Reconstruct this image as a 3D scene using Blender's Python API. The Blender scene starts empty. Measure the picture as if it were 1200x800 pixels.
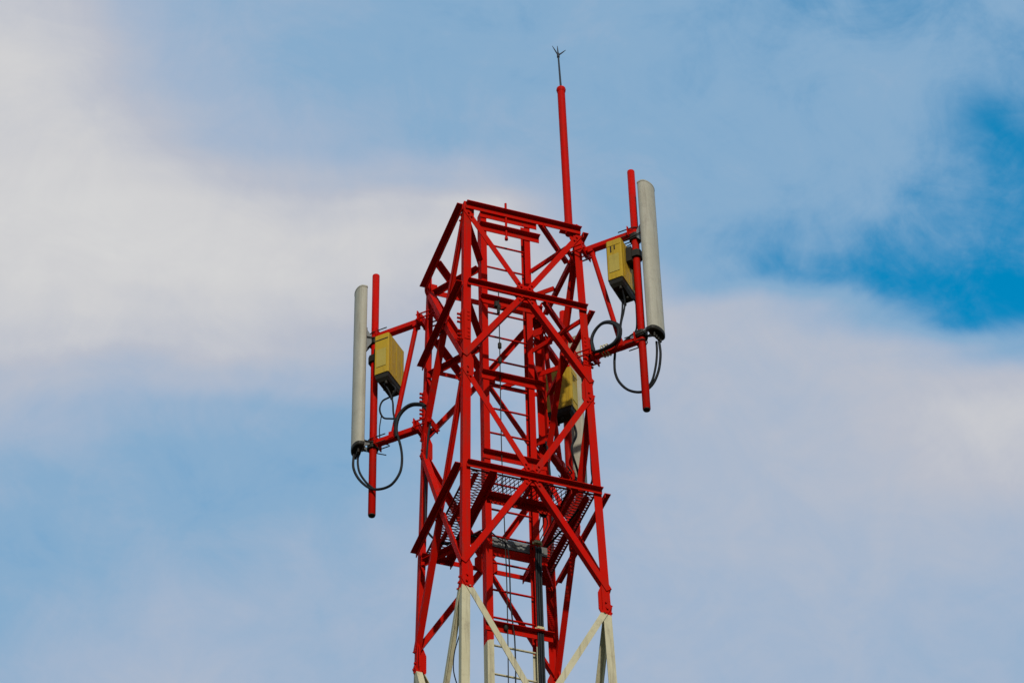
import bpy, math, random
from mathutils import Vector, Matrix
random.seed(7)
R = math.radians
scene = bpy.context.scene

# ------------------------------------------------------------------ camera
H = 24.46                       # height of the tower top above the ground
cam_d = bpy.data.cameras.new('camera')
cam = bpy.data.objects.new('camera', cam_d)
scene.collection.objects.link(cam)
scene.camera = cam
cam_d.sensor_width = 36.0
cam_d.lens = 105.3
cam_d.clip_start = 0.5
cam_d.clip_end = 6000.0
CAM_POS = Vector((-7.643, -21.359, H - 22.863))
yaw, pit, rol = 0.34709, 0.76144, -0.02562
fwd = Vector((math.sin(yaw)*math.cos(pit), math.cos(yaw)*math.cos(pit), math.sin(pit)))
rgt = Vector((math.cos(yaw), -math.sin(yaw), 0))
upv = rgt.cross(fwd)
r2 = rgt*math.cos(rol) + upv*math.sin(rol)
u2 = -rgt*math.sin(rol) + upv*math.cos(rol)
cam.matrix_world = Matrix(((r2.x, u2.x, -fwd.x, CAM_POS.x), (r2.y, u2.y, -fwd.y, CAM_POS.y),
                           (r2.z, u2.z, -fwd.z, CAM_POS.z), (0, 0, 0, 1)))

# ------------------------------------------------------------------ sun and exposure
sun_dir = Vector((-0.17, -0.86, 0.48)).normalized()      # towards the sun
sun_d = bpy.data.lights.new('sun', 'SUN')
sun_d.energy = 2.8
sun_d.angle = R(1.0)
sun_d.color = (1.0, 0.95, 0.87)
sun = bpy.data.objects.new('sun', sun_d)
scene.collection.objects.link(sun)
sun.rotation_euler = sun_dir.to_track_quat('Z', 'Y').to_euler()
sun.location = (0, 0, 40)
vs = scene.view_settings
vs.view_transform = 'Standard'
vs.look = 'None'
vs.exposure = 0.0
vs.gamma = 1.0
vs.use_curve_mapping = False

# ------------------------------------------------------------------ world: sky with drifting cloud
world = bpy.data.worlds.new('World')
scene.world = world
world.use_nodes = True
wn, wl = world.node_tree.nodes, world.node_tree.links
wn.clear()
def W(t, **kw):
    n = wn.new(t)
    for k, v in kw.items():
        setattr(n, k, v)
    return n
def wm(op, a, b=None, c=None, clamp=False):
    n = W('ShaderNodeMath', operation=op, use_clamp=clamp)
    for i, v in enumerate((a, b, c)):
        if v is None: continue
        if hasattr(v, 'links'): wl.new(v, n.inputs[i])
        else: n.inputs[i].default_value = v
    return n.outputs[0]
def wnoise(vec, scale, detail, rough, dist=0.0):
    n = W('ShaderNodeTexNoise')
    n.inputs['Scale'].default_value = scale
    n.inputs['Detail'].default_value = detail
    n.inputs['Roughness'].default_value = rough
    n.inputs['Distortion'].default_value = dist
    wl.new(vec, n.inputs['Vector'])
    return n.outputs['Fac']
def wsmooth(v, a, b, lo=0.0, hi=1.0):
    n = W('ShaderNodeMapRange', interpolation_type='SMOOTHSTEP')
    wl.new(v, n.inputs[0])
    for i, q in enumerate((a, b, lo, hi)): n.inputs[i+1].default_value = q
    return n.outputs[0]
tc = W('ShaderNodeTexCoord')
gen = tc.outputs['Generated']
sep = W('ShaderNodeSeparateXYZ'); wl.new(gen, sep.inputs[0])
az = wm('MULTIPLY', wm('ARCTAN2', sep.outputs[0], sep.outputs[1]), 57.29578)
el = wm('MULTIPLY', wm('ARCSINE', sep.outputs[2]), 57.29578)
# wisps bend the cloud edges
w1 = wnoise(gen, 9.0, 5.0, 0.55); w2 = wnoise(gen, 13.0, 4.0, 0.5, 0.4); w3 = wnoise(gen, 34.0, 6.0, 0.62, 0.6)
azw = wm('ADD', az, wm('MULTIPLY', wm('SUBTRACT', w1, 0.5), 2.4))
elw = wm('ADD', el, wm('MULTIPLY', wm('SUBTRACT', w2, 0.5), 1.3))
# cloud cover of this part of the sky by azimuth (5..35 deg) at a number of elevations
bands = [   # elevation in degrees, cover in percent from azimuth 6 to 33.5
 (37.13, (50, 56, 64, 60, 57, 57, 58, 60, 60, 60, 58, 55, 48)),
 (38.43, (40, 48, 58, 58, 56, 56, 58, 60, 62, 62, 61, 58, 55)),
 (39.73, (36, 38, 46, 48, 52, 54, 58, 62, 64, 65, 67, 69, 67)),
 (41.03, (46, 40, 38, 38, 40, 48, 58, 62, 66, 68, 74, 82, 82)),
 (42.33, (62, 56, 50, 46, 44, 46, 58, 65, 68, 70, 78, 87, 87)),
 (42.98, (72, 71, 68, 66, 60, 57, 66, 70, 72, 73, 76, 80, 80)),
 (43.63, (85, 86, 86, 84, 76, 68, 74, 75, 77, 75, 72, 62, 34)),
 (44.28, (92, 93, 92, 90, 86, 80, 80, 76, 78, 66, 42, 14, 4)),
 (44.93, (95, 96, 97, 96, 93, 90, 85, 74, 47, 19, 12, 5, 9)),
 (45.58, (97, 97, 97, 96, 94, 93, 90, 52, 35, 29, 19, 13, 12)),
 (46.23, (97, 98, 95, 90, 86, 88, 88, 46, 39, 33, 30, 24, 10)),
 (46.80, (96, 95, 88, 78, 68, 64, 62, 42, 40, 37, 34, 28, 8)),
 (47.53, (92, 90, 74, 60, 48, 44, 42, 40, 38, 36, 35, 32, 7)),
 (48.83, (92, 78, 56, 48, 44, 40, 38, 38, 38, 33, 32, 38, 26)),
 (50.13, (84, 62, 50, 46, 42, 36, 34, 38, 38, 32, 26, 25, 30)),
]
tt = wm('DIVIDE', wm('SUBTRACT', azw, 6.4), 27.0)
daz = wm('SUBTRACT', az, 19.9)
elw = wm('ADD', elw, wm('MULTIPLY', daz, wm('MULTIPLY_ADD', daz, 0.0044, 0.018)))   # the banks arch a little
acc = None
for i, (e, vals) in enumerate(bands):
    rp = W('ShaderNodeValToRGB')
    rp.color_ramp.interpolation = 'CARDINAL'
    els = rp.color_ramp.elements
    while len(els) < len(vals): els.new(0.5)
    for k, v in enumerate(vals):
        els[k].position = k/(len(vals)-1)
    for k, v in enumerate(vals):
        els[k].color = (v/100, v/100, v/100, 1)
    wl.new(tt, rp.inputs[0])
    bw = rp.outputs[0]
    if acc is None:
        acc = bw; prev = e
    else:
        f = wsmooth(elw, prev, e)
        mx = W('ShaderNodeMix', data_type='RGBA')
        wl.new(f, mx.inputs[0]); wl.new(acc, mx.inputs[6]); wl.new(bw, mx.inputs[7])
        acc = mx.outputs[2]; prev = e
bw = W('ShaderNodeRGBToBW'); wl.new(acc, bw.inputs[0])
here = bw.outputs[0]
# the rest of the dome: the same broken veil, from noise alone
big = wnoise(gen, 3.2, 7.0, 0.55, 0.3)
else_ = wsmooth(big, 0.32, 0.68, 0.12, 1.0)
win = wm('MULTIPLY', wm('MULTIPLY', wsmooth(az, -8, 3), wsmooth(az, 37, 48, 1, 0)),
         wm('MULTIPLY', wsmooth(el, 26, 35), wsmooth(el, 51.5, 62, 1, 0)))
mxw = W('ShaderNodeMix', data_type='FLOAT')
wl.new(win, mxw.inputs[0]); wl.new(else_, mxw.inputs[2]); wl.new(here, mxw.inputs[3])
cov0 = mxw.outputs[0]
thin = wm('SUBTRACT', 1.42, cov0)                         # thin veil shows more wisps than solid cloud
cov = wm('ADD', cov0, wm('MULTIPLY', wm('MULTIPLY', wm('SUBTRACT', w3, 0.5), thin), 0.30))
mp = W('ShaderNodeMapping'); mp.inputs['Rotation'].default_value = (0.5, 0.35, 0.9); mp.inputs['Scale'].default_value = (1.0, 1.7, 1.4)
wl.new(gen, mp.inputs[0])
w4 = wnoise(mp.outputs[0], 21.0, 9.0, 0.66, 0.9)          # drawn-out wisps
cov = wm('ADD', cov, wm('MULTIPLY', wm('MULTIPLY', wm('SUBTRACT', w4, 0.5), thin), 0.26))
cov = wm('ADD', cov, wm('MULTIPLY', wm('SUBTRACT', w1, 0.5), 0.16), clamp=True)
sky = W('ShaderNodeTexSky', sky_type='NISHITA', sun_disc=False)
sky.sun_elevation = math.asin(sun_dir.z)
sky.sun_rotation = math.atan2(sun_dir.x, sun_dir.y)
sky.altitude = 50; sky.air_density = 1.0; sky.dust_density = 0.6; sky.ozone_density = 2.2
hs = W('ShaderNodeHueSaturation')
hs.inputs['Hue'].default_value = 0.478
hs.inputs['Saturation'].default_value = 1.45
hs.inputs['Value'].default_value = 2.2
wl.new(sky.outputs[0], hs.inputs['Color'])
cr = W('ShaderNodeValToRGB')
cr.color_ramp.interpolation = 'LINEAR'
ce = cr.color_ramp.elements
stops = [(0.0, (.17, .37, .60)), (0.40, (.243, .412, .605)), (0.60, (.36, .46, .61)), (0.80, (.485, .515, .595)), (0.95, (.62, .622, .64)), (1.0, (.66, .66, .665))]
while len(ce) < len(stops): ce.new(0.5)
for k, (q, c) in enumerate(stops): ce[k].position = q
for k, (q, c) in enumerate(stops): ce[k].color = (*c, 1)
wl.new(cov, cr.inputs[0])
sc = W('ShaderNodeVectorMath', operation='SCALE'); wl.new(cr.outputs[0], sc.inputs[0]); sc.inputs['Scale'].default_value = 10.0
mixs = W('ShaderNodeMix', data_type='RGBA')
wl.new(wsmooth(cov, 0.0, 0.38), mixs.inputs[0]); wl.new(hs.outputs[0], mixs.inputs[6]); wl.new(sc.outputs[0], mixs.inputs[7])
bg = W('ShaderNodeBackground'); bg.inputs['Strength'].default_value = 0.1
wl.new(mixs.outputs[2], bg.inputs['Color'])
wo = W('ShaderNodeOutputWorld'); wl.new(bg.outputs[0], wo.inputs['Surface'])

# ------------------------------------------------------------------ materials
def base_mat(name, rough=0.5, metal=0.0, spec=0.12):
    m = bpy.data.materials.new(name); m.use_nodes = True
    b = m.node_tree.nodes['Principled BSDF']
    b.inputs['Roughness'].default_value = rough
    b.inputs['Metallic'].default_value = metal
    b.inputs['Specular IOR Level'].default_value = spec
    return m, m.node_tree.nodes, m.node_tree.links, b
def nz(N, L, vec, scale, detail=4, rough=0.6):
    n = N.new('ShaderNodeTexNoise')
    n.inputs['Scale'].default_value = scale; n.inputs['Detail'].default_value = detail; n.inputs['Roughness'].default_value = rough
    L.new(vec, n.inputs['Vector'])
    return n.outputs['Fac']
def mr(N, L, v, a, b, lo=0.0, hi=1.0):
    n = N.new('ShaderNodeMapRange')
    L.new(v, n.inputs[0])
    for i, q in enumerate((a, b, lo, hi)): n.inputs[i+1].default_value = q
    return n.outputs[0]
def mixc(N, L, f, a, b):
    n = N.new('ShaderNodeMix'); n.data_type = 'RGBA'
    if hasattr(f, 'links'): L.new(f, n.inputs[0])
    else: n.inputs[0].default_value = f
    for i, v in ((6, a), (7, b)):
        if hasattr(v, 'links'): L.new(v, n.inputs[i])
        else: n.inputs[i].default_value = (*v, 1)
    return n.outputs[2]
def bump(N, L, b, h, strength=0.15, dist=0.01):
    n = N.new('ShaderNodeBump'); n.inputs['Strength'].default_value = strength; n.inputs['Distance'].default_value = dist
    L.new(h, n.inputs['Height']); L.new(n.outputs[0], b.inputs['Normal'])
def paint(name, cols, rough=0.5, banded=False, rust=0.25, spec=0.12):
    """weathered paint: two tones of the coat, dirt, some rust spots; cols = (coat, faded coat)"""
    m, N, L, b = base_mat(name, rough, 0.0, spec)
    g = N.new('ShaderNodeNewGeometry'); pos = g.outputs['Position']
    n1 = nz(N, L, pos, 2.3, 5); n2 = nz(N, L, pos, 22.0, 4); n3 = nz(N, L, pos, 7.5, 6, 0.7)
    if banded:
        s = N.new('ShaderNodeSeparateXYZ'); L.new(pos, s.inputs[0])
        # aviation bands, red above, cream below, in turn down to the ground; the brushed edge wanders a little
        w = N.new('ShaderNodeMath'); w.operation = 'MULTIPLY_ADD'
        L.new(nz(N, L, pos, 5.0, 2), w.inputs[0]); w.inputs[1].default_value = 0.22; L.new(s.outputs[2], w.inputs[2])
        d = N.new('ShaderNodeMath'); d.operation = 'MULTIPLY_ADD'; L.new(w.outputs[0], d.inputs[0])
        edge = H - 5.25 + 0.11; band = 6.4
        d.inputs[1].default_value = 1/(2*band); d.inputs[2].default_value = -edge/(2*band)
        fr = N.new('ShaderNodeMath'); fr.operation = 'FRACT'; L.new(d.outputs[0], fr.inputs[0])
        lt = N.new('ShaderNodeMath'); lt.operation = 'LESS_THAN'; L.new(fr.outputs[0], lt.inputs[0]); lt.inputs[1].default_value = 0.5
        red = mixc(N, L, mr(N, L, n1, 0.35, 0.7), cols[0], cols[1])
        crm = mixc(N, L, mr(N, L, n1, 0.35, 0.7), cols[2], cols[3])
        c = mixc(N, L, lt.outputs[0], crm, red)
    else:
        c = mixc(N, L, mr(N, L, n1, 0.35, 0.7), cols[0], cols[1])
    c = mixc(N, L, mr(N, L, n3, 0.54, 0.80, 0, rust), c, (.075, .028, .018))
    st = N.new('ShaderNodeMapping'); st.inputs['Scale'].default_value = (26, 26, 1.6); L.new(pos, st.inputs[0])
    c = mixc(N, L, mr(N, L, nz(N, L, st.outputs[0], 1.0, 5, 0.65), 0.52, 0.78, 0, min(0.62, rust*1.6)), c, (.055, .030, .022))   # run-down grime
    L.new(c, b.inputs['Base Color'])
    L.new(mr(N, L, n2, 0.3, 0.7, rough-0.1, rough+0.15), b.inputs['Roughness'])
    bump(N, L, b, n2, 0.12, 0.004)
    return m
RED = (.47, .0035, .0010); RED2 = (.41, .008, .002)
M = {}
M['tower'] = paint('tower_paint', (RED, RED2, (.50, .45, .29), (.44, .39, .24)), 0.55, True, 0.38, 0.02)
M['red'] = paint('red_paint', (RED, RED2), 0.5, False, 0.34, 0.03)
M['grating'] = paint('grating_paint', ((.20, .012, .010), (.10, .012, .012)), 0.6, False, 0.6)
M['radome'] = paint('radome_grey', ((.39, .36, .275), (.34, .31, .225)), 0.5, False, 0.26)
M['yellow'] = paint('unit_yellow', ((.43, .265, .010), (.38, .24, .022)), 0.5, False, 0.35)
M['pale'] = paint('pale_label', ((.52, .46, .26), (.46, .40, .20)), 0.6, False, 0.2)
M['faded'] = paint('unit_label', ((.40, .30, .065), (.36, .27, .05)), 0.6, False, 0.2)
M['galv'] = paint('galvanised_steel', ((.20, .205, .195), (.13, .135, .125)), 0.5, False, 0.4)
M['black'] = paint('black_rubber', ((.010, .011, .012), (.018, .019, .019)), 0.55, False, 0.0)
M['dark'] = paint('dark_plastic', ((.018, .016, .012), (.028, .024, .016)), 0.5, False, 0.1)
M['rod'] = paint('oxidised_copper', ((.03, .035, .045), (.045, .045, .05)), 0.5, False, 0.2)
M['concrete'] = paint('concrete', ((.30, .29, .27), (.22, .21, .20)), 0.85, False, 0.2)
gm, N, L, b = base_mat('grass_and_earth', 0.95)
gp = N.new('ShaderNodeNewGeometry').outputs['Position']
gc = mixc(N, L, mr(N, L, nz(N, L, gp, 0.25, 8, 0.65), 0.4, 0.6), (.045, .065, .022), (.07, .06, .035))
gc = mixc(N, L, mr(N, L, nz(N, L, gp, 6.0, 6, 0.7), 0.35, 0.7, 0, 0.6), gc, (.03, .05, .015))
L.new(gc, b.inputs['Base Color']); bump(N, L, b, nz(N, L, gp, 12.0, 8, 0.7), 0.6, 0.08)
M['ground'] = gm

# ------------------------------------------------------------------ mesh helpers
COL = scene.collection
V = Vector
class MB:
    def __init__(s): s.v = []; s.f = []; s.smooth = set()
    def add(s, vs_, fs, smooth=False):
        o = len(s.v); s.v += [tuple(q) for q in vs_]
        for f in fs:
            if smooth: s.smooth.add(len(s.f))
            s.f.append([o+i for i in f])
        return s
    def loft(s, rings, cap=True, smooth=False):
        n = len(rings[0]); vv = [q for r in rings for q in r]; ff = []
        for k in range(len(rings)-1):
            for i in range(n):
                j = (i+1) % n
                ff.append((k*n+i, k*n+j, (k+1)*n+j, (k+1)*n+i))
        s.add(vv, ff, smooth)
        if cap:
            s.add(rings[0], [tuple(reversed(range(n)))]); s.add(rings[-1], [tuple(range(n))])
        return s
    def prism(s, p0, p1, a, b, poly):
        p0, p1 = V(p0), V(p1)
        if (V(a).cross(V(b))).dot(p1-p0) < 0: poly = list(reversed(poly))
        return s.loft([[p + V(a)*x + V(b)*y for x, y in poly] for p in (p0, p1)])
    def angle(s, p0, p1, a, b, w, t, w2=None):
        w2 = w2 or w
        return s.prism(p0, p1, a, b, [(0, 0), (w, 0), (w, t), (t, t), (t, w2), (0, w2)])
    def channel(s, p0, p1, a, b, depth, fl, t):      # web along b, flanges along a
        return s.prism(p0, p1, a, b, [(0, 0), (fl, 0), (fl, t), (t, t), (t, depth-t), (fl, depth-t), (fl, depth), (0, depth)])
    def box(s, c, a, b, n, sa, sb, sn, ch=0.0):
        a, b, n, c = V(a), V(b), V(n), V(c)
        x, y = sa/2, sb/2
        if ch: poly = [(-x+ch, -y), (x-ch, -y), (x, -y+ch), (x, y-ch), (x-ch, y), (-x+ch, y), (-x, y-ch), (-x, -y+ch)]
        else: poly = [(-x, -y), (x, -y), (x, y), (-x, y)]
        return s.prism(c-n*sn/2, c+n*sn/2, a, b, poly)
    def tube(s, pts, r, n=10, cap=True):
        pts = [V(q) for q in pts]
        rr = r if isinstance(r, (list, tuple)) else [r]*len(pts)
        d0 = (pts[1]-pts[0]).normalized()
        ref = V((0, 0, 1)) if abs(d0.z) < 0.9 else V((1, 0, 0))
        u = d0.cross(ref).normalized(); rings = []
        for i, q in enumerate(pts):
            d = (pts[min(i+1, len(pts)-1)] - pts[max(i-1, 0)]).normalized()
            u = (u - d*u.dot(d)).normalized(); w = d.cross(u)
            rings.append([q + (u*math.cos(2*math.pi*k/n) + w*math.sin(2*math.pi*k/n))*rr[i] for k in range(n)])
        return s.loft(rings, cap, True)
    def bolt(s, c, n, r=0.012, h=0.02):
        return s.tube([V(c)-V(n)*0.001, V(c)+V(n)*h], r, 6)
    def data(s, name, mat):
        m = bpy.data.meshes.new(name); m.from_pydata(s.v, [], s.f)
        m.materials.append(mat)
        for i in s.smooth: m.polygons[i].use_smooth = True
        m.update(); return m
    def build(s, name, mat, parent=None):
        o = bpy.data.objects.new(name, s.data(name, mat)); COL.objects.link(o)
        if parent is not None:
            o.parent = parent
            root = parent
            while root.parent: root = root.parent
            # geometry is written in world space for the tower: keep it there
        return o
def spline(pts, n=8):
    pts = [V(q) for q in pts]; out = []
    P = [pts[0]*2-pts[1]] + pts + [pts[-1]*2-pts[-2]]
    for i in range(1, len(P)-2):
        a, b_, c, d = P[i-1], P[i], P[i+1], P[i+2]
        for k in range(n):
            t = k/n
            out.append(0.5*((2*b_) + (c-a)*t + (2*a-5*b_+4*c-d)*t*t + (3*b_-a-3*c+d)*t**3))
    out.append(pts[-1]); return out
def tag(o, label, cat, group=None, kind=None):
    if label: o['label'] = label
    if cat: o['category'] = cat
    if group: o['group'] = group
    if kind: o['kind'] = kind
    return o
def empty(name, loc=(0, 0, 0)):
    o = bpy.data.objects.new(name, None); o.empty_display_size = 0.2; COL.objects.link(o); o.location = loc; return o

# ------------------------------------------------------------------ ground
g = MB(); S_ = 2500.0
g.add([(-S_, -S_, 0), (S_, -S_, 0), (S_, S_, 0), (-S_, S_, 0)], [(0, 1, 2, 3)])
o = g.build('ground', M['ground']); o['kind'] = 'structure'

# ------------------------------------------------------------------ the lattice tower
tower = tag(empty('lattice_tower'), 'tall square lattice steel tower painted in red and cream bands with ladder inside', 'tower')
K = 0.01768
def hw(z): return 0.65 - K*z                       # half width; z is measured from the tower top (negative down)
SG = {'A': (-1, -1), 'B': (1, -1), 'C': (-1, 1), 'D': (1, 1)}
def corner(c, z): s = SG[c]; return V((s[0]*hw(z), s[1]*hw(z), H+z))
ZL = [0, -1.168, -2.329, -3.692, -5.05, -6.55, -8.05, -9.75, -11.45, -13.3, -15.15, -17.2, -19.25, -21.5, -23.9]
ZB = -24.2
LW, LT = 0.082, 0.010
for c, (sx, sy) in SG.items():
    mb = MB(); mb.angle(corner(c, ZB), corner(c, 0.035), (-sx, 0, 0), (0, -sy, 0), LW, LT)
    leg = mb.build('leg', M['tower'], tower)
    for zc in (-1.80, -8.6, -15.8):               # bolted splices, on both flanges
        h = 0.42
        p = corner(c, zc)
        sp = MB()
        for ax in (0, 1):
            a = V((-sx, 0, 0)) if ax == 0 else V((0, -sy, 0))
            n = V((0, sy, 0)) if ax == 0 else V((sx, 0, 0))
            sp.box(p + a*0.042 + n*0.0065, a, V((0, 0, 1)), n, 0.066, h, 0.009)
        so = sp.build('splice_plate', M['tower'], leg); so['kind'] = 'stuff'
        bo = MB()
        for ax in (0, 1):
            a = V((-sx, 0, 0)) if ax == 0 else V((0, -sy, 0))
            n = V((0, sy, 0)) if ax == 0 else V((sx, 0, 0))
            for dz in (-.17, -.115, -.06, .06, .115, .17):
                bo.bolt(p + a*0.052 + n*0.011 + V((0, 0, dz)), n, 0.013, 0.038 if ax else 0.007)
        bo.build('splice_bolts', M['tower'], leg)['kind'] = 'stuff'
    ft = MB(); q = corner(c, ZB)
    ft.loft([[q + V((x*w_, y*w_, zz)) for x, y in ((-1, -1), (1, -1), (1, 1), (-1, 1))] for w_, zz in ((.50, q.z*-1-0.05), (.50, 0.10-q.z+0.0), (.38, 0.25-q.z), (.24, 0.262-q.z))])
    ft.build('concrete_footing', M['concrete'], tower)

FACES = [('A', 'B', V((0, -1, 0))), ('A', 'C', V((-1, 0, 0))), ('B', 'D', V((1, 0, 0))), ('C', 'D', V((0, 1, 0)))]
DW, DT = 0.063, 0.008
def beam(c0, c1, n, z, w=0.056, name='horizontal_beam', off=0.021):
    p0, p1 = corner(c0, z), corner(c1, z); d = (p1-p0).normalized()
    p0.z -= 0.05 if abs(n.x) > 0.5 else 0.018; p1.z -= 0.05 if abs(n.x) > 0.5 else 0.018
    side = abs(n.x) > 0.5                                  # the side faces carry a wider outer flange
    mb = MB(); mb.angle(p0 + d*(-0.03 if side else (0.035 if z < -0.1 else 0.012)) + n*off, p1 - d*(0.02 if side else 0.004) + n*off, V((0, 0, -1)), n, w, 0.008, 0.066 if side else 0.056)
    return mb.build(name, M['tower'], tower)
def brace(p0, p1, n, off, up, w=DW, name='diagonal_brace', inward=True):
    """angle bar with one flange in the face plane; the other points along n"""
    d = (p1-p0).normalized(); a = d.cross(n).normalized()
    if (a.z > 0) != up: a = -a
    s0 = -a*(w/2) + n*off
    mb = MB(); mb.angle(p0+s0, p1+s0, a, n*(-1 if inward else 1), w, DT)
    return mb.build(name, M['tower'], tower)
for fi, (c0, c1, n) in enumerate(FACES):
    for k in range(0, len(ZL)-1, 2):
        zt, zm, zb = ZL[k], ZL[k+1], ZL[k+2]
        pt0, pt1, pb0, pb1 = corner(c0, zt), corner(c1, zt), corner(c0, zb), corner(c1, zb)
        mid = (corner(c0, zm)+corner(c1, zm))/2
        beam(c0, c1, n, zm)
        for q, first in ((pt0, True), (pt1, False), (pb0, False), (pb1, True)):
            dirv = (mid-q).normalized()
            top = q in (pt0, pt1)
            q0 = q + V((0, 0, -0.07 if top else 0.07))
            dv = (mid-q0).normalized()
            brace(q0 + dv*0.02, mid - dv*0.06, n, 0.010 if first else 0.012, up=not top, inward=True)
        # centre gusset with bolts
        gp = MB(); e = (corner(c1, zm)-corner(c0, zm)).normalized(); u = V((0, 0, 1))
        gp.prism(mid - n*0.014, mid - n*0.004, e, u, [(-.12, -.05), (-.06, -.12), (.06, -.12), (.12, -.05), (.12, .05), (.06, .12), (-.06, .12), (-.12, .05)])
        go = gp.build('gusset_plate', M['tower'], tower)
        bo = MB()
        for sx in (-1, 1):
            for sz in (-1, 1):
                for r in (0.09, 0.14):
                    dd = (V((0, 0, sz))*(zt-zm) + e*sx*hw(zm)).normalized()
                    bo.bolt(mid + dd*r + n*0.010, n, 0.011, 0.016)
        bo.build('gusset_bolts', M['tower'], go)['kind'] = 'stuff'
        # node gussets at the legs
        for q, s1 in ((corner(c0, zt), 1), (corner(c1, zt), -1)):
            gp = MB(); ee = e*s1
            lo = -.20; hi = .14 if k else .02
            gp.prism(q - n*0.024, q - n*0.012, ee, u, [(.0, lo), (.085, lo), (.115, -.14), (.115, .06 if k else .02), (.085, hi), (0, hi)])
            go = gp.build('gusset_plate', M['tower'], tower)
            bo = MB()
            for dz in (-.19, -.13, -.07):
                bo.bolt(q + ee*0.047 + u*dz + n*0.001, n, 0.012, 0.018)
            for r in (.09, .15):
                tgt = (mid - (q+V((0, 0, -.07)))).normalized()
                bo.bolt(q + V((0, 0, -.07)) + tgt*r + n*0.012, n, 0.011, 0.016)
            bo.build('gusset_bolts', M['tower'], go)['kind'] = 'stuff'
    beam(c0, c1, n, 0.0, 0.074)                      # the top ring
# bottom closing beams are left out: the lowest nodes meet the footings

# corner braces in plan and ties from the legs to the ladder
LX0, LX1 = -0.262, 0.300                                  # outer faces of the ladder stiles
def plan_bar(p0, p1, w, name, drop=0.0):
    p0, p1 = V(p0), V(p1); d = (p1-p0).normalized(); a = d.cross(V((0, 0, 1))).normalized()
    mb = MB(); mb.angle(p0 - a*w/2 + V((0, 0, drop)), p1 - a*w/2 + V((0, 0, drop)), a, V((0, 0, -1)), w, 0.008)
    return mb.build(name, M['tower'], tower)
for zi in (0, 1, 3, 5, 7, 9, 11, 13):      # (the platform takes the braces' place at its level)
    z = ZL[zi]; h = hw(z); cut = 0.20
    for c, (sx, sy) in SG.items():
        zz = H + z - 0.035
        if not (zi < 2 and c == 'A') and zi != 3: plan_bar((sx*(h+0.012), sy*cut, zz), (sx*cut, sy*(h+0.012), zz), 0.065, 'corner_brace', -0.026)
        lx = LX0 if sx < 0 else LX1
        if not (zi == 3 and sy < 0): plan_bar((sx*(h-0.04), sy*(h-0.05), zz-0.11), (lx, sy*0.05+0.02, zz-0.11), 0.06, 'ladder_tie')

# ladder: two channel stiles, rungs, crossbars
mb = MB(); SD, SF = 0.115, 0.066
LB, LTOP = 0.05, H + 0.60
mb.channel((LX0, -SD/2, LB), (LX0, -SD/2, LTOP), V((1, 0, 0)), V((0, 1, 0)), SD, SF, 0.007)
mb.channel((LX1, -SD/2, LB), (LX1, -SD/2, LTOP), V((-1, 0, 0)), V((0, 1, 0)), SD, SF, 0.007)
ladder = mb.build('ladder', M['tower'], tower)
rung_mesh = None
mb = MB(); mb.tube([(LX0+0.012, 0, 0), (LX1-0.012, 0, 0)], 0.011, 8); rung_mesh = mb.data('rung', M['tower'])
z = H + 0.17
while z > 0.3:
    ro = bpy.data.objects.new('rung', rung_mesh); COL.objects.link(ro); ro.parent = ladder; ro.location = (0, 0.012, z); z -= 0.340
for i, zc in enumerate([0.575, 0.375] + [0.375 - 1.09*k for k in range(1, 22)]):
    x0, x1 = (LX0-0.02, LX1+0.10) if i else (LX0-0.01, LX1+0.075)
    if i == 5: continue
    mb = MB(); mb.angle((x0, -SD/2-0.003, H+zc), (x1, -SD/2-0.003, H+zc), V((0, 0, -1)), V((0, -1, 0)), 0.085, 0.008, 0.06)
    mb.build('crossbar', M['tower'], ladder)
mb = MB(); mb.tube([(0.022, -0.075, H+0.775), (0.022, -0.075, H+0.24)], 0.014, 8); mb.tube([(0.022, -0.075, H+0.245), (0.022, -0.075, H+0.215)], 0.02, 8)
mb.build('anchor_rod', M['red'], ladder)
# galvanised tray section that replaces a crossbar, behind it a red bearer
zt = H - 4.0
mb = MB(); mb.channel((LX0-0.02, 0.06, zt), (LX1+0.12, 0.06, zt), V((0, 1, 0)), V((0, 0, 1)), 0.115, 0.14, 0.006)
for k in range(9):
    mb.box((LX0+0.03+k*0.075, 0.057, zt+0.058), (1, 0, 0), (0, 0, 1), (0, 1, 0), 0.03, 0.05, 0.008)
tr = mb.build('cable_tray', M['galv'], ladder)
mb = MB(); mb.angle((LX0-0.03, 0.062, zt-0.012), (LX1+0.12, 0.062, zt-0.012), V((0, 0, -1)), V((0, 1, 0)), 0.10, 0.008, 0.12)
mb.build('crossbar', M['tower'], ladder)

# working platform: bearer frame and expanded metal on three sides
zp = H + ZL[3] - 0.055; h3 = hw(ZL[3])
frame = MB(); zu = V((0, 0, 1))
IN = 0.365
def pl(p0, p1, a, w=0.06):
    frame.angle(p0, p1, V((0, 0, -1)), V(a), w, 0.007)
pl((-IN, -h3-0.01, zp-0.004), (-IN, h3+0.02, zp-0.004), (-1, 0, 0), 0.075)
pl((IN+0.03, -h3-0.01, zp-0.004), (IN+0.03, h3+0.02, zp-0.004), (1, 0, 0), 0.075)
pl((-0.585, -h3+0.05, zp-0.012), (-0.585, h3-0.02, zp-0.012), (1, 0, 0), 0.05)
pl((0.60, -h3+0.05, zp-0.012), (0.60, h3-0.02, zp-0.012), (-1, 0, 0), 0.05)
pl((-IN+0.01, -IN, zp-0.006), (IN+0.02, -IN, zp-0.006), (0, -1, 0), 0.085)
pl((-h3+0.03, h3-0.01, zp-0.006), (-IN+0.01, h3-0.01, zp-0.006), (0, -1, 0), 0.06)
pl((h3-0.03, h3-0.01, zp-0.006), (IN+0.02, h3-0.01, zp-0.006), (0, -1, 0), 0.06)
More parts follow.
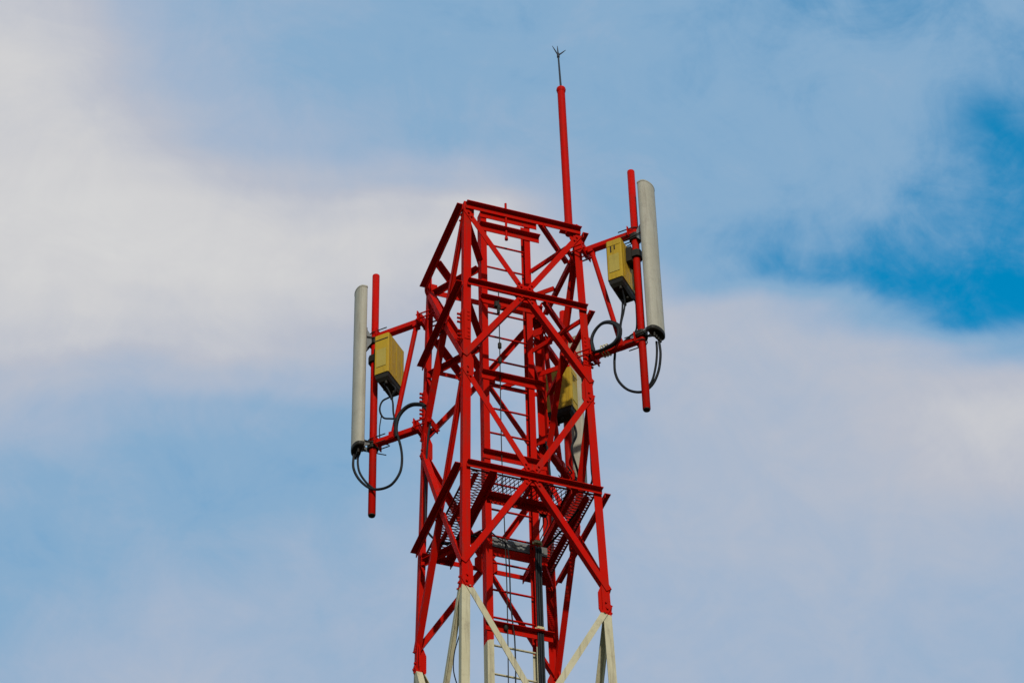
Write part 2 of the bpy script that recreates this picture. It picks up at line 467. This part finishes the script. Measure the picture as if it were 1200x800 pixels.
pl((-0.02, -h3+0.03, zp-0.010), (-0.02, -IN-0.02, zp-0.010), (1, 0, 0), 0.045)
plat = frame.build('platform', M['tower'], tower)
def expanded(x0, x1, y0, y1, lx, sy_, swap=False):
    """diamond mesh: flat strands with real thickness between the points of a staggered grid"""
    mb = MB(); t = 0.003; w = 0.0036
    nx = max(2, int(round((x1-x0)/lx))); ny = max(2, int(round((y1-y0)/sy_)))
    ax, ay = (x1-x0)/nx, (y1-y0)/ny
    def P(i, j): return V((x0 + i*ax/2, y0 + j*ay/2, zp+0.006))
    for j in range(0, 2*ny):
        for i in range(0, 2*nx):
            a, b_ = (P(i, j), P(i+1, j+1)) if (i+j) % 2 == 0 else (P(i, j+1), P(i+1, j))
            d = (b_-a).normalized(); s = d.cross(V((0, 0, 1)))
            mb.prism(a, b_, s, V((0, 0, 1)), [(-w, -t), (w, -t), (w, t), (-w, t)])
    # border strip
    for p0, p1 in (((x0, y0), (x1, y0)), ((x0, y1), (x1, y1)), ((x0, y0), (x0, y1)), ((x1, y0), (x1, y1))):
        a, b_ = V((*p0, zp+0.006)), V((*p1, zp+0.006)); s = (b_-a).normalized().cross(V((0, 0, 1)))
        mb.prism(a, b_, s, V((0, 0, 1)), [(-.009, -t*1.3), (.009, -t*1.3), (.009, t*1.3), (-.009, t*1.3)])
    o = mb.build('expanded_metal', M['grating'], plat); o['kind'] = 'stuff'
expanded(-0.64, -IN-0.005, -h3+0.03, h3-0.03, 0.11, 0.041)
expanded(IN+0.035, 0.655, -h3+0.03, h3-0.03, 0.11, 0.041)
expanded(-IN+0.005, IN+0.025, -h3+0.03, -IN-0.005, 0.043, 0.12)

# ------------------------------------------------------------------ lightning mast on the top ring
mast = tag(empty('lightning_mast', (0.545, -0.60, H+0.0)), 'slim red pole rising above the tower top with a thin forked rod', 'lightning rod')
mb = MB(); T = V((-0.02, 0, 2.27))
mb.tube([(0, 0, -0.05), T*0.5, T*0.975], 0.043, 16)
mm = mb.build('mast', M['red'], mast)
mb = MB(); mb.tube([T*0.972, T*0.978, T*0.99, T, T+V((0, 0, .012))], [0.044, 0.049, 0.054, 0.05, 0.03], 16); mb.build('mast_cap', M['red'], mm)
mb = MB(); mb.box((0, 0.0, 0.030), (1, 0, 0), (0, 1, 0), (0, 0, 1), 0.17, 0.16, 0.016)
for sx in (-1, 1):
    for sy in (-1, 1): mb.bolt((sx*0.065, sy*0.06, 0.038), (0, 0, 1), 0.012, 0.02)
mb.build('base_plate', M['red'], mm)
mb = MB(); tip = T + V((-0.015, 0, 0.56)); mb.tube([T, tip], [0.013, 0.010], 8); rod = mb.build('rod', M['rod'], mast)
mb = MB(); mb.tube([tip-V((0, 0, .03)), tip+V((0, 0, .03))], 0.017, 8); mb.build('rod_collar', M['rod'], rod)
for k, dv in enumerate([(-.075, -.02, .115), (.085, -.02, .10), (-.006, .0, .16)]):
    mb = MB(); mb.tube([tip, tip+V(dv)*0.6, tip+V(dv)], [0.009, 0.007, 0.003], 6); mb.build('tine', M['rod'], rod)

# ------------------------------------------------------------------ sector mounts, panel antennas, radio units
# built in a radial frame: local +x points outward from the tower, y is tangential, z is up (0 = tower top)
X, Y, Z = V((1, 0, 0)), V((0, 1, 0)), V((0, 0, 1))
RP = 1.545                       # pole radius from the tower axis
SECT = [  # key, azimuth of outward direction, height shift, antenna azimuth, antenna offset from the pole, antenna height shift
 ('right', -45, 0.10, -55, 0.19, 0.0), ('left', 135, -0.07, 178, 0.175, -0.085), ('rear', 45, 0.02, 42, 0.18, 0.0)]
LAB = {
 'right': ('red pipe mount with a coil of cable, at the corner below the lightning mast',
           'long grey panel antenna on the mount with the coiled cable', 'yellow radio unit with dark slots above the coiled cable'),
 'left': ('red pipe mount with a drooping black cable loop but no coil',
          'long grey panel antenna beyond the pole that has no cable coil', 'bright yellow radio unit on the mount that has no cable coil'),
 'rear': ('red pipe mount reaching out behind the tower, seen through its lattice',
          'grey panel antenna half hidden behind the red tower lattice', 'yellow radio unit seen through the bars of the tower lattice')}
def sector(key, azd, dz, az_a, off, adz):
    rz = R(azd); base = V((0, 0, H+dz))
    def root(name, lab, cat, grp, loc=(0, 0, 0)):
        e = empty(name, base + Matrix.Rotation(rz, 3, 'Z') @ V(loc)); e.rotation_euler = (0, 0, rz); tag(e, lab, cat, grp); return e
    lm, la, lb = LAB[key]
    m = root('antenna_mount', lm, 'antenna mount', 'pipe mounts on the tower corners')
    mb = MB(); mb.tube([(RP, 0, 0.505), (RP, 0, 0.50), (RP, 0, -2.94), (RP, 0, -2.945)], [0.034, 0.040, 0.040, 0.034], 16); pole = mb.build('pole', M['red'], m)
    mb = MB(); mb.tube([(RP, 0, -2.938), (RP, 0, -2.952)], 0.036, 16); mb.build('pole_end_shade', M['dark'], pole)  # dark disc paints the shade in the pole's hollow lower end
    for az_, nm in ((-0.445, 'upper'), (-1.98, 'lower')):
        rl = hw(az_)*math.sqrt(2)
        mb = MB(); mb.box(((rl+RP)/2 + 0.03, 0, az_), Y, Z, X, 0.068, 0.068, RP-rl-0.02, 0.006); arm = mb.build('arm', M['red'], m)
        # clamp plates about the leg
        mb = MB()
        mb.box((rl+0.045, 0, az_), Y, Z, X, 0.22, 0.13, 0.012)
        mb.box((rl-0.125, 0, az_), Y, Z, X, 0.22, 0.10, 0.012)
        mb.box((rl+0.028, 0.0, az_+0.0), Y, Z, X, 0.10, 0.12, 0.02)
        mb.build('leg_clamp', M['red'], arm)['kind'] = 'stuff'
        mb = MB()
        for sy in (-1, 1):
            for sz in (-1, 1): mb.tube([(rl-0.16, sy*0.088, az_+sz*0.032), (rl+0.07, sy*0.088, az_+sz*0.032)], 0.009, 6)
        mb.build('clamp_bolts', M['red'], arm)['kind'] = 'stuff'
        # u-bolts and saddle at the pole
        mb = MB()
        mb.box((RP-0.055, 0, az_), Y, Z, X, 0.16, 0.13, 0.010)
        mb.box((RP-0.028, 0, az_), Y, Z, X, 0.06, 0.12, 0.045)
        mb.build('pole_saddle', M['red'], arm)['kind'] = 'stuff'
        mb = MB()
        for sz in (-1, 1):
            pts = [(RP-0.17, -0.052, az_+sz*0.045), (RP, -0.052, az_+sz*0.045)] + [(RP+0.052*math.sin(t*math.pi/6), -0.052*math.cos(t*math.pi/6), az_+sz*0.045) for t in range(1, 6)] + [(RP, 0.052, az_+sz*0.045), (RP-0.17, 0.052, az_+sz*0.045)]
            mb.tube(pts, 0.0065, 6)
        mb.build('u_bolts', M['dark'], arm)['kind'] = 'stuff'
    mb = MB(); mb.tube([(1.04, 0.0, -0.47), (1.315, 0.0, -1.96)], 0.027, 12); mb.build('strut', M['red'], m)
    for q in ((1.04, 0.0, -0.47), (1.315, 0.0, -1.96)):
        mb = MB(); mb.box(q, X, Z, Y, 0.055, 0.085, 0.082); mb.build('strut_lug', M['red'], m)
    # ---- panel antenna
    po = Matrix.Rotation(rz, 3, 'Z') @ V((RP, 0, 0)); ra = R(az_a)
    a = root('panel_antenna', la, 'antenna', 'panel antennas')
    a.location = V((po.x + off*math.cos(ra), po.y + off*math.sin(ra), H + dz + adz)); a.rotation_euler = (0, 0, ra)
    wd, dp = 0.235, 0.112
    prof = [(-dp/2, -wd/2+0.012), (-dp/2, wd/2-0.012), (-dp/2+0.012, wd/2)] + [(dp/2-0.065+0.065*math.sin(t), wd/2*math.cos(t)) for t in [i*math.pi/14 for i in range(15)]] + [(-dp/2+0.012, -wd/2)]
    zt_, zb_ = {'right': 0.15, 'left': 0.285, 'rear': 0.20}[key], -1.985
    def ring(s, z): return [V((x*s, y*s, z)) for x, y in prof]
    mb = MB(); mb.loft([ring(1, zb_), ring(1, zt_-0.004)], True, True); mb.build('radome', M['radome'], a)
    mb = MB(); mb.loft([ring(1.04, zt_-0.012), ring(1.04, zt_+0.006), ring(0.92, zt_+0.012)]); mb.build('top_cap', M['radome'], a)
    mb = MB(); mb.loft([ring(0.90, zb_-0.035), ring(0.99, zb_-0.025), ring(1.015, zb_+0.008)]); ec = mb.build('end_cap', M['dark'], a)
    for sy in (-.055, -.018, .018, .055):
        mb = MB(); mb.tube([(-0.005, sy, zb_-0.03), (-0.005, sy, zb_-0.10)], 0.012, 10); mb.build('connector', M['dark'], ec)
    for bz, tall in ((-0.52 - adz, 0.34), (-1.93, 0.10)):
        mb = MB()
        xb = -off
        mb.box((-dp/2-0.012, 0, bz), Y, Z, X, 0.10, tall, 0.022, 0.005)
        br = mb.build('bracket', M['galv'], a)
        mb = MB()
        for s in (-1, 1):
            mb.prism((-dp/2-0.01, s*0.045-0.004, bz), (-dp/2-0.01, s*0.045+0.004, bz), X, Z, [(0, -tall*.45), (0, tall*.45), (xb+dp/2+0.06, tall*.15), (xb+dp/2+0.06, -tall*.15)])
        mb.build('bracket_arms', M['galv'], br)['kind'] = 'stuff'
        mb = MB(); 
        mb.box((xb, 0, bz), X, Y, Z, 0.115, 0.115, 0.08, 0.03)
        mb.build('pole_clamp', M['dark'], br)
        mb = MB()
        for s in (-1, 1): mb.tube([(xb-0.16, s*0.06, bz+0.02*s), (-dp/2, s*0.06, bz+0.02*s)], 0.006, 6)
        mb.build('clamp_bolts', M['dark'], br)['kind'] = 'stuff'
    # ---- radio unit
    u = root('radio_unit', lb, 'radio unit', 'yellow radio units', (1.365, 0, 0))
    zc, hh = -0.90, 0.56; bx, by = 0.172, 0.36
    mb = MB(); mb.box((0, 0, zc), X, Y, Z, bx, by, hh, 0.012)
    body = mb.build('housing', M['yellow'], u)
    mb = MB()
    def rr_(fx, fy, z_): return [V((sx*bx/2*fx, sy*by/2*fy, z_)) for sx, sy in ((-1, -1), (1, -1), (1, 1), (-1, 1))]
    mb.loft([rr_(.66, .74, zc-hh/2-0.085), rr_(.86, .90, zc-hh/2-0.05), rr_(.94, .96, zc-hh/2+0.004)])
    under = mb.build('connector_plate', M['dark'], u)
    mb = MB()
    for i in range(4): mb.tube([(0.03*(-1)**i, -0.12+0.08*i, zc-hh/2-0.06), (0.03*(-1)**i, -0.12+0.08*i, zc-hh/2-0.12)], 0.016, 10)
    mb.build('connectors', M['dark'], under)['kind'] = 'stuff'
    for s in (-1, 1):
        mb = MB(); mb.box((0, s*(by/2+0.002), zc-0.06), X, Z, Y, bx*0.66, 0.25, 0.006); mb.build('label_plate', M['faded'], body)
        if key != 'left':
            mb = MB(); mb.box((-0.03, s*(by/2+0.003), zc+0.15), X, Z, Y, 0.012, 0.085, 0.008); mb.build('slot', M['dark'], body)
            mb = MB(); mb.box((0.012, s*(by/2+0.003), zc+0.165), X, Z, Y, 0.010, 0.06, 0.008); mb.build('slot', M['dark'], body)
        mb = MB(); mb.box((0, s*(by/2+0.001), zc+0.205), X, Z, Y, bx-0.02, 0.012, 0.006); mb.build('cover_seam', M['dark' if key == 'left' else 'yellow'], body)
    mb = MB()
    for s in (-1, 1):                       # low ribs along the narrow outer and inner sides
        for i in range(3): mb.box((s*(bx/2+0.001), -0.12+i*0.12, zc+0.01), X, Y, Z, 0.006, 0.006, hh*0.86)
    mb.build('cooling_ribs', M['yellow'], body)['kind'] = 'stuff'
    mb = MB()
    for s in (-1, 1): mb.tube([(0.03*s, -0.10, zc+hh/2-0.005), (0.03*s, -0.08, zc+hh/2+0.03), (0.03*s, 0.08, zc+hh/2+0.03), (0.03*s, 0.10, zc+hh/2-0.005)], 0.008, 8)
    mb.build('handles', M['yellow'], body)['kind'] = 'stuff'
    mb = MB(); mb.box((bx/2+0.035, 0, zc+0.12), Y, Z, X, 0.14, 0.20, 0.06)
    mb.box((RP-1.365, 0, zc+0.12), X, Y, Z, 0.12, 0.12, 0.09, 0.03)
    mb.build('pole_bracket', M['dark'], u)
    return base, rz
FR = {}
for s in SECT: FR[s[0]] = sector(*s)

# ------------------------------------------------------------------ cables (points in the radial frame of their mount)
def cable(key, pts, r, name, lab, cat='cable', grp=None, n=8, mat='black', extra=None):
    base, rz = FR[key]; rm = Matrix.Rotation(rz, 3, 'Z')
    P_ = spline([base + rm @ V(q) for q in pts] + (extra or []), n)
    o_ = P_[0].copy(); mb = MB(); mb.tube([q-o_ for q in P_], r, 8)
    o = mb.build(name, M[mat], None); o.location = o_; tag(o, lab, cat, grp); return o
ZA = -2.04
# right: coil lying on the lower arm, loop below it to the antenna, jumpers from the radio unit
ring_ = [(0.992, -1.865), (0.971, -1.686), (1.015, -1.571), (1.095, -1.508), (1.182, -1.522), (1.265, -1.596), (1.300, -1.684), (1.285, -1.799), (1.224, -1.869), (1.136, -1.891)]
coil = []
for turn in range(3):
    for k, (x_, z_) in enumerate(ring_):
        w_ = 1.0 - 0.035*turn
        coil.append((1.185 + (x_-1.14)*w_, -0.052 - 0.020*turn - 0.0020*k, -1.82 + (z_+1.70)*w_ - 0.018*turn))
cable('right', coil, 0.0155, 'cable_coil', 'thick coil of black cable resting on the lower arm beside the tower corner', n=5)
cable('right', [(1.10, -0.05, -2.0), (1.16, 0.0, -1.925), (1.215, 0.05, -1.95), (1.203, 0.06, -2.111), (1.206, 0.06, -2.255), (1.247, 0.06, -2.402), (1.343, 0.06, -2.549), (1.48, 0.06, -2.63), (1.595, 0.06, -2.586), (1.678, 0.05, -2.445), (1.722, 0.03, -2.25), (1.725, 0.01, -2.08)], 0.014, 'jumper_cable', 'black cable looping under the arm from the coil up to the antenna foot')
cable('right', [(1.527, 0.06, -2.627), (1.607, 0.05, -2.532), (1.664, 0.03, -2.369), (1.690, 0.02, -2.2), (1.700, 0.0, -2.08)], 0.012, 'jumper_cable', 'short black cable joining the loop below the coil to the antenna foot')
cable('right', [(1.395, -0.12, -1.22), (1.39, -0.02, -1.38), (1.365, 0, -1.508), (1.329, 0, -1.651), (1.294, 0.03, -1.781), (1.25, 0.06, -1.86)], 0.010, 'jumper_cable', 'thin black cable dropping from the slotted radio unit into the cable coil')
cable('right', [(1.335, 0.04, -1.22), (1.352, 0.01, -1.36), (1.345, 0, -1.512), (1.31, 0.02, -1.643), (1.27, 0.05, -1.72)], 0.010, 'jumper_cable', 'thin black cable hanging close beside another one below the slotted radio unit')
cable('right', [(1.395, 0.12, -1.22), (1.47, 0.07, -1.34), (1.485, 0.05, -1.50), (1.470, 0.05, -1.765), (1.393, 0.05, -1.831), (1.304, 0.05, -1.888)], 0.010, 'jumper_cable', 'thin black cable running down along the red pole to the coil')
for k, xx in enumerate((1.12, 1.15, 1.18)):
    base, rz = FR['right']; mb = MB(); q = base + Matrix.Rotation(rz, 3, 'Z') @ V((xx, -0.02, -1.985))
    mb.tube([(0, 0.068*math.cos(t*math.pi/6), 0.06*math.sin(t*math.pi/6)) for t in range(13)], 0.006, 6)
    o = mb.build('cable_tie', M['pale']); o.location = q; o.rotation_euler = (0, 0, rz); tag(o, 'pale cable tie strapping the coil to the red arm', 'cable tie', 'cable ties on the coil')
# left: the big drooping loop with its thick part near the tower
cable('left', [(0.90, 0.06, -1.76), (0.944, 0.06, -1.715), (1.054, 0.06, -1.669), (1.145, 0.06, -1.691), (1.215, 0.06, -1.77), (1.244, 0.06, -1.902), (1.232, 0.06, -2.05)], 0.022, 'feeder_cable', 'thick black cable arching over the lower arm next to the tower corner')
cable('left', [(1.235, 0.06, -1.98), (1.182, 0.06, -2.225), (1.17, 0.06, -2.417), (1.199, 0.06, -2.568), (1.296, 0.06, -2.68), (1.434, 0.06, -2.683), (1.554, 0.06, -2.612), (1.66, 0.08, -2.47), (1.705, 0.12, -2.33), (1.70, 0.13, -2.16)], 0.014, 'jumper_cable', 'black cable drooping in a wide loop to the antenna foot, no coil above it')
cable('left', [(1.504, 0.06, -2.643), (1.585, 0.07, -2.53), (1.645, 0.09, -2.40), (1.665, 0.10, -2.28), (1.665, 0.10, -2.16)], 0.012, 'jumper_cable', 'short black cable closing the wide loop at the antenna foot away from the coil')
cable('left', [(1.335, 0.04, -1.22), (1.27, 0.03, -1.33), (1.331, 0.02, -1.399), (1.431, 0.02, -1.429), (1.461, 0.02, -1.539), (1.418, 0.02, -1.666), (1.327, 0.03, -1.728), (1.24, 0.05, -1.78)], 0.010, 'jumper_cable', 'thin black cable curling in a half circle below the bright yellow radio unit')
cable('left', [(1.395, 0.12, -1.22), (1.33, 0.08, -1.36), (1.288, 0.06, -1.522), (1.276, 0.06, -1.697), (1.244, 0.06, -1.878)], 0.010, 'jumper_cable', 'thin black cable dropping from the bright yellow radio unit to the thick cable')
cable('left', [(1.44, 0.02, -1.63), (1.46, 0.02, -1.80), (1.45, 0.03, -1.95)], 0.006, 'tie_wire', 'fine dark wire hanging beside the red pole under the curled cable', 'wire')
# rear
cable('rear', [(1.335, -0.12, -1.24), (1.45, -0.14, -1.45), (1.40, -0.10, -1.70), (1.55, -0.10, -1.95), (1.50, -0.1, -2.25), (1.66, -0.04, -2.30), (1.735, 0.0, -2.09)], 0.013, 'jumper_cable', 'black cable snaking down the antenna behind the tower lattice')
cable('rear', [(1.335, 0.04, -1.24), (1.28, 0.02, -1.5), (1.20, 0.02, -1.75), (1.05, 0.02, -1.90)], 0.013, 'jumper_cable', 'short black cable behind the lattice from the hidden radio unit to its arm')
# feeders: from each mount down its leg, across to the ladder and down the right-hand stile
for key, c, i, lab in (('right', 'B', 0, 'black feeder cable that leaves the coil, follows the tower leg and runs down the ladder'),
                       ('left', 'C', 1, 'black feeder cable running down the leg opposite the coil, then along the ladder'),
                       ('rear', 'D', 2, 'black feeder cable following the rear leg down behind the lattice to the ladder')):
    s = SG[c]; xs = LX1 - 0.052 + i*0.023; ys = -SD/2 - 0.022
    def lp(z, a=0.05): q = corner(c, z); return V((q.x - s[0]*a + (0.0), q.y - s[1]*0.13, H+z))
    ex = [lp(-2.0), lp(-2.3, 0.03), lp(-2.75, 0.02), lp(-3.3, 0.03), lp(-3.52), V((s[0]*0.54, s[1]*0.40, H-3.80)), V((0.40 if s[0] > 0 else -0.34, 0.14, H-3.86)), V((xs+0.03, 0.10, H-3.91)), V((xs, ys-0.01, H-4.04)), V((xs, ys, H-4.3)), V((xs, ys, H-5.2)), V((xs, ys, H-9)), V((xs, ys, H-15)), V((xs, ys, 0.02))]
    cable(key, [(0.92, 0.06, -1.74) if key == 'left' else (1.0, -0.04 if key == 'right' else 0.06, -1.96)], 0.0115, 'feeder_cable', lab, 'cable', None, 8, 'black', ex)
for zc, lab in ((H-3.96, 'pale plastic clip holding the black cables to the ladder just below the platform'), (H-5.03, 'pale plastic clip holding the black cables where ladder paint turns cream')):
    mb = MB()
    for k in (-1, 0, 1): mb.tube([(k*0.023, 0.0, -0.014), (k*0.023, 0.0, 0.014)], 0.0165, 10)
    mb.box((0, 0.02, 0), X, Z, Y, 0.10, 0.03, 0.012)
    o = mb.build('cable_clip', M['pale']); o.location = (LX1-0.028, -SD/2-0.022, zc); tag(o, lab, 'clip')
# safety line down the ladder
lx, ly = -0.085, -0.085
pts = [V((lx, ly, H-0.55)), V((lx, ly, H-1.5)), V((lx-0.004, ly, H-2.8)), V((lx+0.012, ly, H-4.0)), V((lx+0.02, ly, H-5.0)), V((lx, ly, H-9)), V((lx, ly, 0.4))]
line = MB(); line.tube(spline(pts, 6), 0.0055, 6)
sl = line.build('safety_line', M['dark']); tag(sl, 'thin dark safety line hanging in front of the ladder rungs with small stoppers', 'rope')
for zc in (H-0.84, H-1.40, H-1.61, H-5.10):
    mb = MB(); mb.tube([(lx, ly, zc-0.045), (lx, ly, zc-0.03), (lx, ly, zc+0.03), (lx, ly, zc+0.045)], [0.008, 0.021, 0.021, 0.008], 8); mb.build('stopper', M['dark'], sl)
mb = MB(); mb.box((lx-0.02, ly+0.01, H-0.80), X, Y, Z, 0.055, 0.04, 0.07, 0.01); mb.box((lx-0.005, ly, H-0.88), X, Y, Z, 0.03, 0.03, 0.10, 0.008)
mb.build('line_bracket', M['dark'], sl)
P_ = spline([V((-0.40, -0.05, H-4.02)), V((-0.28, -0.10, H-3.95)), V((-0.15, -0.10, H-4.03)), V((-0.05, -0.10, H-4.15)), V((-0.035, -0.10, H-4.8)), V((-0.02, -0.11, H-5.1)), V((0.0, -0.1, H-5.5)), V((-0.01, -0.1, H-8.0)), V((-0.01, -0.1, 0.3))], 7)
mb = MB(); mb.tube([q-P_[0] for q in P_], 0.007, 6); o = mb.build('ground_wire', M['black']); o.location = P_[0]
tag(o, 'dark wire sagging across the ladder below the platform, then hanging down beside the safety line', 'wire')
# small dark surge box with wires, by the right-hand stile under the platform
e = tag(empty('surge_box', (0.36, -0.02, H-3.50)), 'small dark box with dangling wires beside the ladder at the platform', 'box')
mb = MB(); mb.box((0, 0, 0), X, Y, Z, 0.075, 0.06, 0.085, 0.01); mb.build('housing', M['black'], e)
mb = MB(); mb.box((-0.06, 0.02, 0.0), X, Y, Z, 0.03, 0.02, 0.18); mb.build('bracket', M['dark'], e)
for k, (dx, dl) in enumerate(((-.03, .34), (0, .28), (.03, .36))):
    mb = MB(); mb.tube(spline([V((dx, 0, -0.05)), V((dx*1.4, 0.01, -0.15)), V((dx*0.4-0.05, 0.03, -dl))], 6), 0.006, 6); mb.build('wire', M['black'], e)
# cream junction box low on the near leg, with a thin lead
e = tag(empty('junction_box', (-0.60, -0.40, H-6.52)), 'cream junction box fixed inside the near leg with a thin lead above it', 'box')
mb = MB(); mb.box((0, 0, 0.15), X, Y, Z, 0.20, 0.13, 0.30, 0.012); jb = mb.build('housing', M['pale'], e)
mb = MB(); mb.box((0, 0, 0.308), X, Y, Z, 0.225, 0.155, 0.016, 0.01); mb.build('lid', M['dark'], e)
mb = MB(); mb.box((-0.05, -0.15, 0.15), X, Z, Y, 0.06, 0.05, 0.24); mb.build('bracket', M['tower'], e)
mb = MB(); mb.tube(spline([V((-0.09, -0.04, 0.31)), V((-0.15, -0.10, 0.45)), V((-0.155, -0.15, 0.62)), V((-0.12, -0.2, 0.80))], 6), 0.006, 6); mb.build('lead', M['black'], e)
